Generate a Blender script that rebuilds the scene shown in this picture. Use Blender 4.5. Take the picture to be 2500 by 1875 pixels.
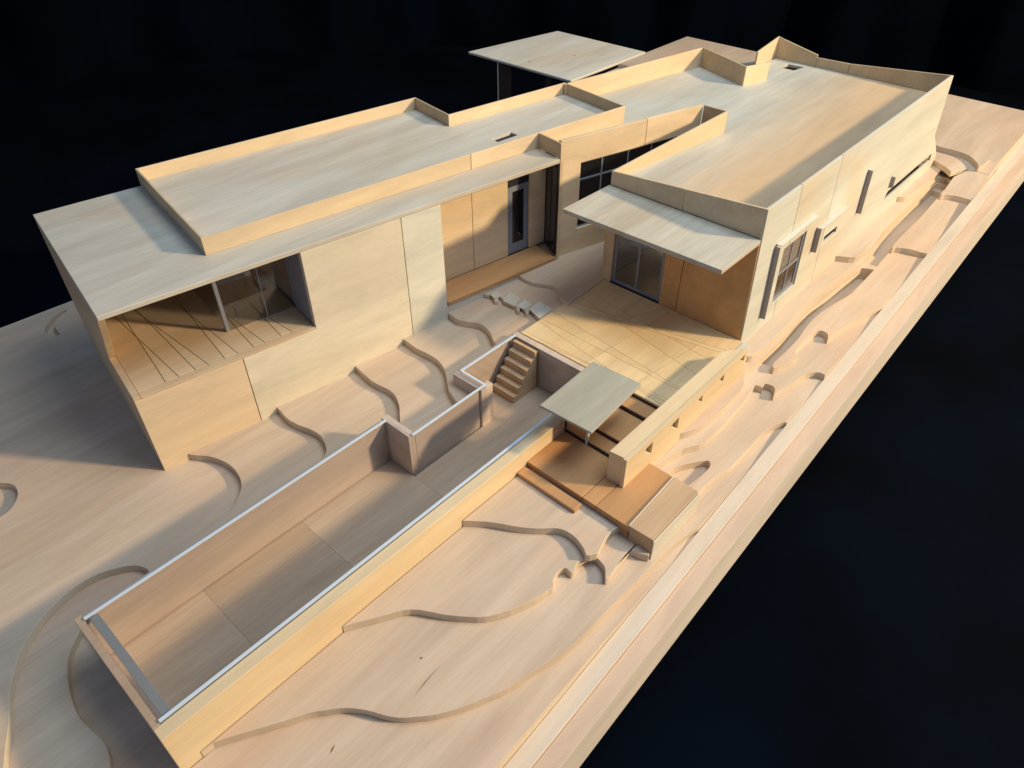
import bpy, bmesh, math, random
from mathutils import Vector, Matrix
from mathutils.geometry import tessellate_polygon
random.seed(7)
scene = bpy.context.scene
for o in list(bpy.data.objects): bpy.data.objects.remove(o)
COL = scene.collection
R = math.radians

# ------------------------------------------------------------------ camera
cd = bpy.data.cameras.new("camera"); cam = bpy.data.objects.new("camera", cd); COL.objects.link(cam)
right = Vector((0.6725950, -0.7400105, -0.0006657)); down = Vector((-0.4787760, -0.4344728, -0.7628938)); fwd = Vector((0.5642602, 0.5134372, -0.6465235))
M = Matrix.Identity(4)
for i in range(3):
    M[i][0] = right[i]; M[i][1] = -down[i]; M[i][2] = -fwd[i]
M[0][3], M[1][3], M[2][3] = -2.55634, -11.03232, 10.0
cam.matrix_world = M
cd.sensor_width = 36.0; cd.lens = 36.0 * 1786.0 / 2500.0
cd.clip_start = 0.1; cd.clip_end = 400
scene.camera = cam

# ------------------------------------------------------------------ world and lamps
w = bpy.data.worlds.new("World"); scene.world = w; w.use_nodes = True
bg = w.node_tree.nodes["Background"]; bg.inputs[0].default_value = (0.42, 0.60, 1.0, 1); bg.inputs[1].default_value = 0.32

def lamp(name, loc, target, size, power, color):
    ld = bpy.data.lights.new(name, 'AREA'); ld.shape = 'DISK'; ld.size = size; ld.energy = power; ld.color = color
    o = bpy.data.objects.new(name, ld); COL.objects.link(o); o.location = loc
    o.rotation_euler = (Vector(target) - Vector(loc)).to_track_quat('-Z', 'Y').to_euler()
    return o
el, az = R(27.0), R(-59.5)
D = 54.0; T = Vector((7, -3, 1))
kd = Vector((math.cos(el)*math.cos(az), math.cos(el)*math.sin(az), math.sin(el)))
lamp("warm_lamp", T + kd*D, T, 4.0, 33000, (1.0, 0.79, 0.50))
lamp("cool_overhead_fill", (14, -13, 31), (7, -2, 0), 20, 6400, (0.72, 0.87, 1.0))  # added broad cool fill from overhead; no window stands there
scene.view_settings.view_transform = 'Standard'; scene.view_settings.look = 'None'
scene.view_settings.exposure = 0.10; scene.view_settings.gamma = 1.0
scene.render.engine = 'CYCLES'
scene.cycles.max_bounces = 8; scene.cycles.transparent_max_bounces = 12
scene.render.resolution_x = 1024; scene.render.resolution_y = 768

# ------------------------------------------------------------------ materials
def wood(name, base, dark, grain='u', gs=1.0, contrast=0.5, rough=0.55, blotch=None, bl_amt=0.35, var=0.10, band=None, fleck=0.25):
    """pale model-maker's wood: stretched grain, broad tonal figure, fine fibre relief"""
    m = bpy.data.materials.new(name); m.use_nodes = True; nt = m.node_tree; N = nt.nodes; L = nt.links
    b = N["Principled BSDF"]; b.inputs['Roughness'].default_value = rough
    b.inputs['Specular IOR Level'].default_value = 0.35
    tc = N.new('ShaderNodeTexCoord'); oi = N.new('ShaderNodeObjectInfo')
    off = N.new('ShaderNodeVectorMath'); off.operation = 'SCALE'; off.inputs[0].default_value = (31, 17, 23)
    L.new(oi.outputs['Random'], off.inputs['Scale'])
    ad = N.new('ShaderNodeVectorMath'); ad.operation = 'ADD'
    L.new(tc.outputs['Object'], ad.inputs[0]); L.new(off.outputs[0], ad.inputs[1])
    def mapped(sc):
        mp = N.new('ShaderNodeMapping'); mp.vector_type = 'POINT'
        ang = {'u': 0, 'l': R(9.4), 'w': R(90), 'z': 0}[grain]
        mp.inputs['Rotation'].default_value = (0, 0, ang)
        if grain == 'z': mp.inputs['Scale'].default_value = (sc[1], sc[1], sc[0])
        else: mp.inputs['Scale'].default_value = sc
        L.new(ad.outputs[0], mp.inputs['Vector']); return mp
    def noise(sc, scale, det, dist=0.0, rgh=0.55):
        n = N.new('ShaderNodeTexNoise'); n.inputs['Scale'].default_value = scale; n.inputs['Detail'].default_value = det
        n.inputs['Distortion'].default_value = dist; n.inputs['Roughness'].default_value = rgh
        L.new(mapped(sc).outputs[0], n.inputs['Vector']); return n
    n1 = noise((0.22, 1.9, 1.9), 1.3*gs, 4, 0.9)
    n2 = noise((0.5, 14, 14), 2.2*gs, 5, 0.3)
    n3 = noise((0.35, 0.8, 0.8), 0.9*gs, 2, 0.6)
    n4 = noise((6, 60, 60), 5, 3, 0.0)
    ms = N.new('ShaderNodeMapRange'); ms.inputs[1].default_value = 0.34; ms.inputs[2].default_value = 0.68
    L.new(n1.outputs[0], ms.inputs[0])
    mf = N.new('ShaderNodeMapRange'); mf.inputs[1].default_value = 0.35; mf.inputs[2].default_value = 0.75; mf.inputs[4].default_value = 0.45
    L.new(n2.outputs[0], mf.inputs[0])
    sm = N.new('ShaderNodeMath'); sm.operation = 'MULTIPLY_ADD'; sm.inputs[1].default_value = contrast
    sm.inputs[1].default_value = contrast*.8; L.new(ms.outputs[0], sm.inputs[0]); L.new(mf.outputs[0], sm.inputs[2])
    cl = N.new('ShaderNodeClamp'); L.new(sm.outputs[0], cl.inputs[0])
    mx = N.new('ShaderNodeMix'); mx.data_type = 'RGBA'
    mx.inputs[6].default_value = (*base, 1); mx.inputs[7].default_value = (*dark, 1)
    L.new(cl.outputs[0], mx.inputs[0])
    bl = blotch or dark
    mr = N.new('ShaderNodeMapRange'); mr.inputs[1].default_value = 0.5; mr.inputs[2].default_value = 0.75; mr.inputs[4].default_value = bl_amt
    L.new(n3.outputs[0], mr.inputs[0])
    mx2 = N.new('ShaderNodeMix'); mx2.data_type = 'RGBA'; mx2.inputs[7].default_value = (*bl, 1)
    L.new(mr.outputs[0], mx2.inputs[0]); L.new(mx.outputs[2], mx2.inputs[6])
    # sparse short dark fibre flecks
    vo = N.new('ShaderNodeTexNoise'); vo.inputs['Scale'].default_value = 9; vo.inputs['Detail'].default_value = 2
    L.new(mapped((.35, 5, 5)).outputs[0], vo.inputs['Vector'])
    vm = N.new('ShaderNodeMapRange'); vm.inputs[1].default_value = .70; vm.inputs[2].default_value = .80; vm.inputs[4].default_value = fleck
    L.new(vo.outputs[0], vm.inputs[0])
    mf2 = N.new('ShaderNodeMix'); mf2.data_type = 'RGBA'; mf2.inputs[7].default_value = (*[c*.55 for c in dark], 1)
    L.new(vm.outputs[0], mf2.inputs[0]); L.new(mx2.outputs[2], mf2.inputs[6]); mx2 = mf2
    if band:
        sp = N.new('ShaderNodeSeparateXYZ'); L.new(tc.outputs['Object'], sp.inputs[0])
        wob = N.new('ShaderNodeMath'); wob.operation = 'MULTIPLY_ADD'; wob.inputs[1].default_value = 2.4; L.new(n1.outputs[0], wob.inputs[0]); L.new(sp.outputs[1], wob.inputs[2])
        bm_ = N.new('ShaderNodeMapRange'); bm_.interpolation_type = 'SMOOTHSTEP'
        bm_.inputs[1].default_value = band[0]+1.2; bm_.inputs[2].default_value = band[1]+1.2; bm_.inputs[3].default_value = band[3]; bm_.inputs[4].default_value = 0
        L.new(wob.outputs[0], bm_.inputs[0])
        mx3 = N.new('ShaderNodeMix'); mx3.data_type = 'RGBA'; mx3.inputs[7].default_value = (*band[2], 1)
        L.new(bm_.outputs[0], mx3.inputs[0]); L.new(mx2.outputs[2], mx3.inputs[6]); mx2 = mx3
    mo = N.new('ShaderNodeTexNoise'); mo.inputs['Scale'].default_value = 1.1; mo.inputs['Detail'].default_value = 6; mo.inputs['Roughness'].default_value = .65; mo.inputs['Distortion'].default_value = .5
    L.new(mapped((.22, 1.5, 1.5)).outputs[0], mo.inputs['Vector'])
    mor = N.new('ShaderNodeMapRange'); mor.inputs[1].default_value = .3; mor.inputs[2].default_value = .7; mor.inputs[3].default_value = .86; mor.inputs[4].default_value = 1.13
    L.new(mo.outputs[0], mor.inputs[0])
    sc_ = N.new('ShaderNodeVectorMath'); sc_.operation = 'SCALE'; L.new(mx2.outputs[2], sc_.inputs[0]); L.new(mor.outputs[0], sc_.inputs['Scale'])
    hv = N.new('ShaderNodeHueSaturation')
    vr = N.new('ShaderNodeMapRange'); vr.inputs[3].default_value = 1 - var; vr.inputs[4].default_value = 1 + var
    L.new(oi.outputs['Random'], vr.inputs[0]); L.new(vr.outputs[0], hv.inputs['Value'])
    L.new(sc_.outputs[0], hv.inputs['Color']); L.new(hv.outputs[0], b.inputs['Base Color'])
    bp = N.new('ShaderNodeBump'); bp.inputs['Strength'].default_value = 0.12; bp.inputs['Distance'].default_value = 0.01
    av = N.new('ShaderNodeMath'); av.operation = 'ADD'; L.new(n2.outputs[0], av.inputs[0]); L.new(n4.outputs[0], av.inputs[1])
    L.new(av.outputs[0], bp.inputs['Height']); L.new(bp.outputs[0], b.inputs['Normal'])
    return m
ROOF_L = wood("basswood_roof_l", (.62, .57, .46), (.50, .43, .32), 'l', .8, .6, blotch=(.54, .40, .25), bl_amt=.6)
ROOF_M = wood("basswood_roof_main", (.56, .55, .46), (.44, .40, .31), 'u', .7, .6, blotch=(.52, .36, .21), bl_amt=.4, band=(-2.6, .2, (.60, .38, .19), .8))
ROOF_U = wood("basswood_roof_u", (.62, .56, .43), (.46, .36, .24), 'u', .8, .6, blotch=(.52, .33, .17), bl_amt=.6)
WALL_L = wood("basswood_wall_l", (.70, .66, .53), (.62, .57, .43), 'l', .8, .45, var=.05)
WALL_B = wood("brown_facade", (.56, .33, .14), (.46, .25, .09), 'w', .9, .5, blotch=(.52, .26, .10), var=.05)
WALL_N = wood("bounce_tinted_wall_panel", (.70, .62, .46), (.63, .53, .36), 'l', .8, .45, var=.02)  # in-between tone: warm bounce fading along the wall, put into the colour
WALL_O = wood("bounce_tinted_podium_panel", (.70, .54, .35), (.62, .45, .27), 'l', .8, .45, var=.03)  # warm light bounced off the ground is put into this panel's colour
WALL_U = wood("basswood_wall_u", (.60, .58, .48), (.53, .50, .39), 'u', .7, .5, var=.04, blotch=(.64, .45, .25), bl_amt=.75)
PARA = wood("warm_parapet_wood", (.73, .56, .35), (.65, .47, .27), 'l', .8, .45, var=.04)
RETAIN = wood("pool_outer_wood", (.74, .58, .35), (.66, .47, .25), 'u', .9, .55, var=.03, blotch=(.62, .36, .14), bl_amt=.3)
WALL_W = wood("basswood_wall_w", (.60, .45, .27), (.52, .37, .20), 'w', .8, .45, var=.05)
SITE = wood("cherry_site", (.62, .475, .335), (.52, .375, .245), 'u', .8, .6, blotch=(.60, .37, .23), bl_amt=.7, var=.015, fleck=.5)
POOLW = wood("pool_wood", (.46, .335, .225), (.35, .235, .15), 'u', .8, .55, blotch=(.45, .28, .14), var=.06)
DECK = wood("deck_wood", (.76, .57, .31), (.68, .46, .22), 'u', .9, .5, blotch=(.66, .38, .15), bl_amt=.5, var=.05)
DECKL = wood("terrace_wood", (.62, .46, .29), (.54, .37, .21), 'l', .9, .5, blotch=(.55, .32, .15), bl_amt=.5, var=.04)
DARKW = wood("stained_wood", (.54, .29, .12), (.42, .205, .08), 'u', 1.1, .5, blotch=(.48, .25, .08), var=.08)
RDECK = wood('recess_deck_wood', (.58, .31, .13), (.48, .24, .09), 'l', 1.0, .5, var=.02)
CLAY = wood("tan_slab", (.56, .38, .22), (.46, .29, .15), 'u', 1.0, .5, var=.05)
CANOPY = wood("grey_basswood", (.42, .39, .29), (.33, .29, .21), 'u', 1.4, .6, var=.03)
STRIPW = wood("white_strip", (.66, .545, .41), (.60, .475, .34), 'u', .6, .4, var=.0)
STRIPP = wood("pink_strip", (.64, .46, .32), (.58, .40, .26), 'u', .6, .4, var=.0)

def simple(name, col, rough=.5, spec=.5, noise_amt=.15, nscale=6):
    m = bpy.data.materials.new(name); m.use_nodes = True; nt = m.node_tree; N = nt.nodes; L = nt.links
    b = N["Principled BSDF"]; b.inputs['Roughness'].default_value = rough; b.inputs['Specular IOR Level'].default_value = spec
    tc = N.new('ShaderNodeTexCoord'); n = N.new('ShaderNodeTexNoise'); n.inputs['Scale'].default_value = nscale; n.inputs['Detail'].default_value = 4
    L.new(tc.outputs['Object'], n.inputs['Vector'])
    mx = N.new('ShaderNodeMix'); mx.data_type = 'RGBA'
    mx.inputs[6].default_value = (*[c*(1-noise_amt) for c in col], 1); mx.inputs[7].default_value = (*[min(1, c*(1+noise_amt)) for c in col], 1)
    L.new(n.outputs[0], mx.inputs[0]); L.new(mx.outputs[2], b.inputs['Base Color'])
    return m
FASC = wood('pale_fascia', (.68, .60, .50), (.62, .53, .42), 'u', .6, .4, var=0)
POOLI = wood('pool_side_wood', (.60, .475, .37), (.50, .375, .27), 'u', .8, .5, var=.04)
COLM = simple('dark_column', (.035, .016, .010), .6)
FRAME = simple("grey_frame", (.22, .23, .26), .45)
DARKF = simple("dark_gap", (.015, .014, .018), .6)
FROST = simple("frosted_edge", (.60, .66, .69), .35, .6, .05)
FIN = simple("grey_fin", (.30, .27, .25), .55)
CURT = simple("ochre_interior", (.65, .38, .08), .7)

LEDGE = simple("frosted_ledge", (.20, .20, .19), .5, .5, .08)
def glass_mat(name, tint, refl=1.0, opaque=0.0, base=.045):
    m = bpy.data.materials.new(name); m.use_nodes = True; nt = m.node_tree; N = nt.nodes; L = nt.links
    for n in list(N): N.remove(n)
    out = N.new('ShaderNodeOutputMaterial'); tr = N.new('ShaderNodeBsdfTransparent'); gl = N.new('ShaderNodeBsdfGlossy')
    df = N.new('ShaderNodeBsdfDiffuse'); df.inputs[0].default_value = (.02, .022, .028, 1)
    tr.inputs[0].default_value = (*tint, 1); gl.inputs['Roughness'].default_value = .04; gl.inputs[0].default_value = (.9, .93, .95, 1)
    fr = N.new('ShaderNodeLayerWeight'); fr.inputs['Blend'].default_value = .5
    pw = N.new('ShaderNodeMath'); pw.operation = 'POWER'; pw.inputs[1].default_value = 3.5; L.new(fr.outputs['Facing'], pw.inputs[0])
    p2 = N.new('ShaderNodeMath'); p2.operation = 'MULTIPLY_ADD'; p2.inputs[1].default_value = .55; p2.inputs[2].default_value = base; L.new(pw.outputs[0], p2.inputs[0])
    tcg = N.new('ShaderNodeTexCoord'); ng = N.new('ShaderNodeTexNoise'); ng.inputs['Scale'].default_value = 2.5
    bpg = N.new('ShaderNodeBump'); bpg.inputs['Strength'].default_value = .03; L.new(tcg.outputs['Object'], ng.inputs['Vector'])
    L.new(ng.outputs[0], bpg.inputs['Height']); L.new(bpg.outputs[0], gl.inputs['Normal'])
    mu = N.new('ShaderNodeMath'); mu.operation = 'MULTIPLY'; mu.inputs[1].default_value = refl; mu.use_clamp = True
    L.new(p2.outputs[0], mu.inputs[0])
    m0 = N.new('ShaderNodeMixShader'); m0.inputs[0].default_value = opaque; L.new(tr.outputs[0], m0.inputs[1]); L.new(df.outputs[0], m0.inputs[2])
    m1 = N.new('ShaderNodeMixShader'); L.new(mu.outputs[0], m1.inputs[0]); L.new(m0.outputs[0], m1.inputs[1]); L.new(gl.outputs[0], m1.inputs[2])
    L.new(m1.outputs[0], out.inputs[0]); return m
PANE = glass_mat("window_glass", (.85, .87, .88), 1.2, base=.07)
MPANE = glass_mat("mirror_glass", (.55, .56, .58), 1.0, .2, base=.24)
DPANE = glass_mat("dark_glass", (.25, .27, .3), 1.4, .45)
ACRYL = glass_mat("clear_acrylic", (.97, .97, .98), 1.2, .0)

def cloth_mat():
    m = bpy.data.materials.new("navy_cloth"); m.use_nodes = True; nt = m.node_tree; N = nt.nodes; L = nt.links
    b = N["Principled BSDF"]; b.inputs['Roughness'].default_value = .95; b.inputs['Specular IOR Level'].default_value = .05
    tc = N.new('ShaderNodeTexCoord'); n = N.new('ShaderNodeTexNoise'); n.inputs['Scale'].default_value = .22; n.inputs['Detail'].default_value = 5
    L.new(tc.outputs['Object'], n.inputs['Vector'])
    r = N.new('ShaderNodeMapRange'); r.inputs[1].default_value = .35; r.inputs[2].default_value = .72; L.new(n.outputs[0], r.inputs[0])
    mx = N.new('ShaderNodeMix'); mx.data_type = 'RGBA'; mx.inputs[6].default_value = (.0002, .0007, .0022, 1); mx.inputs[7].default_value = (.0005, .0028, .0075, 1)
    L.new(r.outputs[0], mx.inputs[0]); L.new(mx.outputs[2], b.inputs['Base Color'])
    n2 = N.new('ShaderNodeTexNoise'); n2.inputs['Scale'].default_value = 30; L.new(tc.outputs['Object'], n2.inputs['Vector'])
    bp = N.new('ShaderNodeBump'); bp.inputs['Strength'].default_value = .3; L.new(n2.outputs[0], bp.inputs['Height']); L.new(bp.outputs[0], b.inputs['Normal'])
    return m
CLOTH = cloth_mat()

# ------------------------------------------------------------------ object helpers
WPOS = {}
def tag(o, label=None, cat=None, group=None, kind=None):
    if label: o['label'] = label
    if cat: o['category'] = cat
    if group: o['group'] = group
    if kind: o['kind'] = kind
    return o
def thing(name, label, cat, loc, group=None):
    o = bpy.data.objects.new(name, None); COL.objects.link(o); o.location = loc; WPOS[o.name] = Vector(loc)
    o.empty_display_size = .2
    return tag(o, label, cat, group)
def link(name, bm, mat, parent=None, bevel=0.0, smooth=False, label=None):
    bmesh.ops.remove_doubles(bm, verts=bm.verts, dist=1e-5)
    bmesh.ops.recalc_face_normals(bm, faces=bm.faces)
    vs = [v.co.copy() for v in bm.verts]
    c = Vector([(min(v[i] for v in vs) + max(v[i] for v in vs)) / 2 for i in range(3)]); c.z = min(v.z for v in vs)
    for v in bm.verts: v.co -= c
    me = bpy.data.meshes.new(name); bm.to_mesh(me); bm.free(); me.materials.append(mat)
    o = bpy.data.objects.new(name, me); COL.objects.link(o)
    WPOS[o.name] = c
    if parent is not None:
        o.parent = parent; o.location = c - WPOS[parent.name]
    else: o.location = c
    if bevel:
        b = o.modifiers.new("bevel", 'BEVEL'); b.width = bevel; b.segments = 2; b.limit_method = 'ANGLE'; b.angle_limit = R(40)
    if label: o['label'] = label
    return o
def solid(bm, loops, f0, f1):
    """outline (+holes) of 2d points swept from f0(p) to f1(p)"""
    polys = [[Vector((p[0], p[1], 0)) for p in lp] for lp in loops]
    tris = tessellate_polygon(polys)
    flat = [p for lp in loops for p in lp]
    a = [bm.verts.new(f0(p)) for p in flat]; b = [bm.verts.new(f1(p)) for p in flat]
    for t in tris:
        try: bm.faces.new([a[i] for i in t]); bm.faces.new([b[i] for i in reversed(t)])
        except ValueError: pass
    s = 0
    for lp in loops:
        n = len(lp)
        for i in range(n):
            j = (i + 1) % n
            try: bm.faces.new((a[s+i], a[s+j], b[s+j], b[s+i]))
            except ValueError: pass
        s += n
    # merge the flat triangles back into planar faces so bevels stay clean
    bmesh.ops.recalc_face_normals(bm, faces=bm.faces)
    bmesh.ops.dissolve_limit(bm, angle_limit=R(.5), verts=bm.verts, edges=bm.edges, use_dissolve_boundaries=False)
def prism(name, pts, z0, z1, mat, parent=None, holes=(), bevel=.008, label=None):
    bm = bmesh.new()
    f = lambda z: (z if callable(z) else (lambda p: z))
    g0, g1 = f(z0), f(z1)
    solid(bm, [list(pts)] + [list(h) for h in holes], lambda p: (p[0], p[1], g0(p)), lambda p: (p[0], p[1], g1(p)))
    return link(name, bm, mat, parent, bevel, label=label)
def plate(name, org, ex, ey, nrm, pts, thick, mat, parent=None, holes=(), bevel=.006, label=None):
    org, ex, ey, nrm = map(Vector, (org, ex, ey, nrm)); bm = bmesh.new()
    g = lambda p: org + ex*p[0] + ey*p[1]
    solid(bm, [list(pts)] + [list(h) for h in holes], lambda p: g(p), lambda p: g(p) + nrm*thick)
    return link(name, bm, mat, parent, bevel, label=label)
def rect(x0, y0, x1, y1): return [(x0, y0), (x1, y0), (x1, y1), (x0, y1)]
def box(name, x0, y0, z0, x1, y1, z1, mat, parent=None, bevel=.006, label=None):
    return prism(name, rect(min(x0, x1), min(y0, y1), max(x0, x1), max(y0, y1)), min(z0, z1), max(z0, z1), mat, parent, bevel=bevel, label=label)
LA = R(9.4); LX = Vector((math.cos(LA), -math.sin(LA), 0)); LY = Vector((math.sin(LA), math.cos(LA), 0)); Z = Vector((0, 0, 1))
def Lp(l, m, z=0): v = LX*l + LY*m; return Vector((v.x, v.y, z))
def L2(pts): return [tuple(Lp(l, m)[:2]) for l, m in pts]
def lbox(name, l0, m0, z0, l1, m1, z1, mat, parent=None, bevel=.006, label=None):
    return prism(name, L2(rect(l0, m0, l1, m1)), z0, z1, mat, parent, bevel=bevel, label=label)
def smooth_curve(pts, n=4):
    out = []
    P = [Vector(p) for p in pts]
    for i in range(len(P)-1):
        p0 = P[max(i-1, 0)]; p1 = P[i]; p2 = P[i+1]; p3 = P[min(i+2, len(P)-1)]
        for k in range(n):
            t = k/n
            q = 0.5*((2*p1) + (p2-p0)*t + (2*p0-5*p1+4*p2-p3)*t*t + (3*p1-p0-3*p2+p3)*t**3)
            out.append((q.x, q.y))
    out.append(tuple(P[-1])); return out
def cut_convex(poly, lines):
    """split a convex polygon by infinite lines; returns the pieces"""
    pieces = [poly]
    for (a, b) in lines:
        ax, ay = a; nx, ny = -(b[1]-a[1]), b[0]-a[0]; new = []
        for pc in pieces:
            d = [(x-ax)*nx + (y-ay)*ny for x, y in pc]
            if min(d) > -1e-6 or max(d) < 1e-6: new.append(pc); continue
            A, B = [], []
            for i in range(len(pc)):
                j = (i+1) % len(pc); p, q = pc[i], pc[j]
                if d[i] >= 0: A.append(p)
                if d[i] <= 0: B.append(p)
                if d[i]*d[j] < 0:
                    t = d[i]/(d[i]-d[j]); x = (p[0]+(q[0]-p[0])*t, p[1]+(q[1]-p[1])*t); A.append(x); B.append(x)
            new += [A, B]
        pieces = new
    return pieces
def inset(poly, g):
    """inset a convex polygon by g"""
    area = sum(poly[i][0]*poly[(i+1) % len(poly)][1] - poly[(i+1) % len(poly)][0]*poly[i][1] for i in range(len(poly)))
    if area < 0: poly = poly[::-1]
    if abs(area) < .004: return None
    cur = list(poly); n = len(poly)
    for i in range(n):
        p, q = poly[i], poly[(i+1) % n]; dx, dy = q[0]-p[0], q[1]-p[1]; L = math.hypot(dx, dy)
        if L < 1e-6: continue
        nx, ny = -dy/L, dx/L; a = (p[0]+nx*g, p[1]+ny*g); out = []
        d = [(x-a[0])*nx + (y-a[1])*ny for x, y in cur]
        for k in range(len(cur)):
            j = (k+1) % len(cur)
            if d[k] >= 0: out.append(cur[k])
            if d[k]*d[j] < 0:
                t = d[k]/(d[k]-d[j]); out.append((cur[k][0]+(cur[j][0]-cur[k][0])*t, cur[k][1]+(cur[j][1]-cur[k][1])*t))
        cur = out
        if len(cur) < 3: return None
    return cur

# ------------------------------------------------------------------ backdrop
bm = bmesh.new(); nx, ny = 90, 90
def cloth_h(x, y):
    return -3.2 + .10*math.sin(.55*x+.3*y+1.3*math.sin(.21*y)) + .07*math.sin(-.35*x+.8*y+math.sin(.4*x)) + .35*math.exp(-((x*.67-y*.74-21.5-.2*math.sin(.5*(x+y)))**2)/.35)
vs = [[None]*(ny+1) for _ in range(nx+1)]
for i in range(nx+1):
    for j in range(ny+1):
        x = -30 + 90*i/nx; y = -55 + 120*j/ny
        vs[i][j] = bm.verts.new((x, y, cloth_h(x, y)))
for i in range(nx):
    for j in range(ny): bm.faces.new((vs[i][j], vs[i+1][j], vs[i+1][j+1], vs[i][j+1]))
o = link("ground_cloth", bm, CLOTH); tag(o, kind='structure')
for p in o.data.polygons: p.use_smooth = True
bm = bmesh.new()
# curtain hangs in an arc behind the model, gentle vertical folds
n = 160; a0, a1 = R(-35), R(120); prev = None
for i in range(n+1):
    a = a0 + (a1-a0)*i/n; r = 46 + .5*math.sin(a*38) + .35*math.sin(a*71+1)
    x, y = -2 + r*math.cos(a), -9 + r*math.sin(a)
    cu = [bm.verts.new((x + .4*math.sin(z*.3+a*20), y, z)) for z in (-3.6, 2, 8, 16, 26)]
    if prev:
        for k in range(4): bm.faces.new((prev[k], cu[k], cu[k+1], prev[k+1]))
    prev = cu
o = link("backdrop", bm, CLOTH); tag(o, kind='structure')
for p in o.data.polygons: p.use_smooth = True

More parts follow.
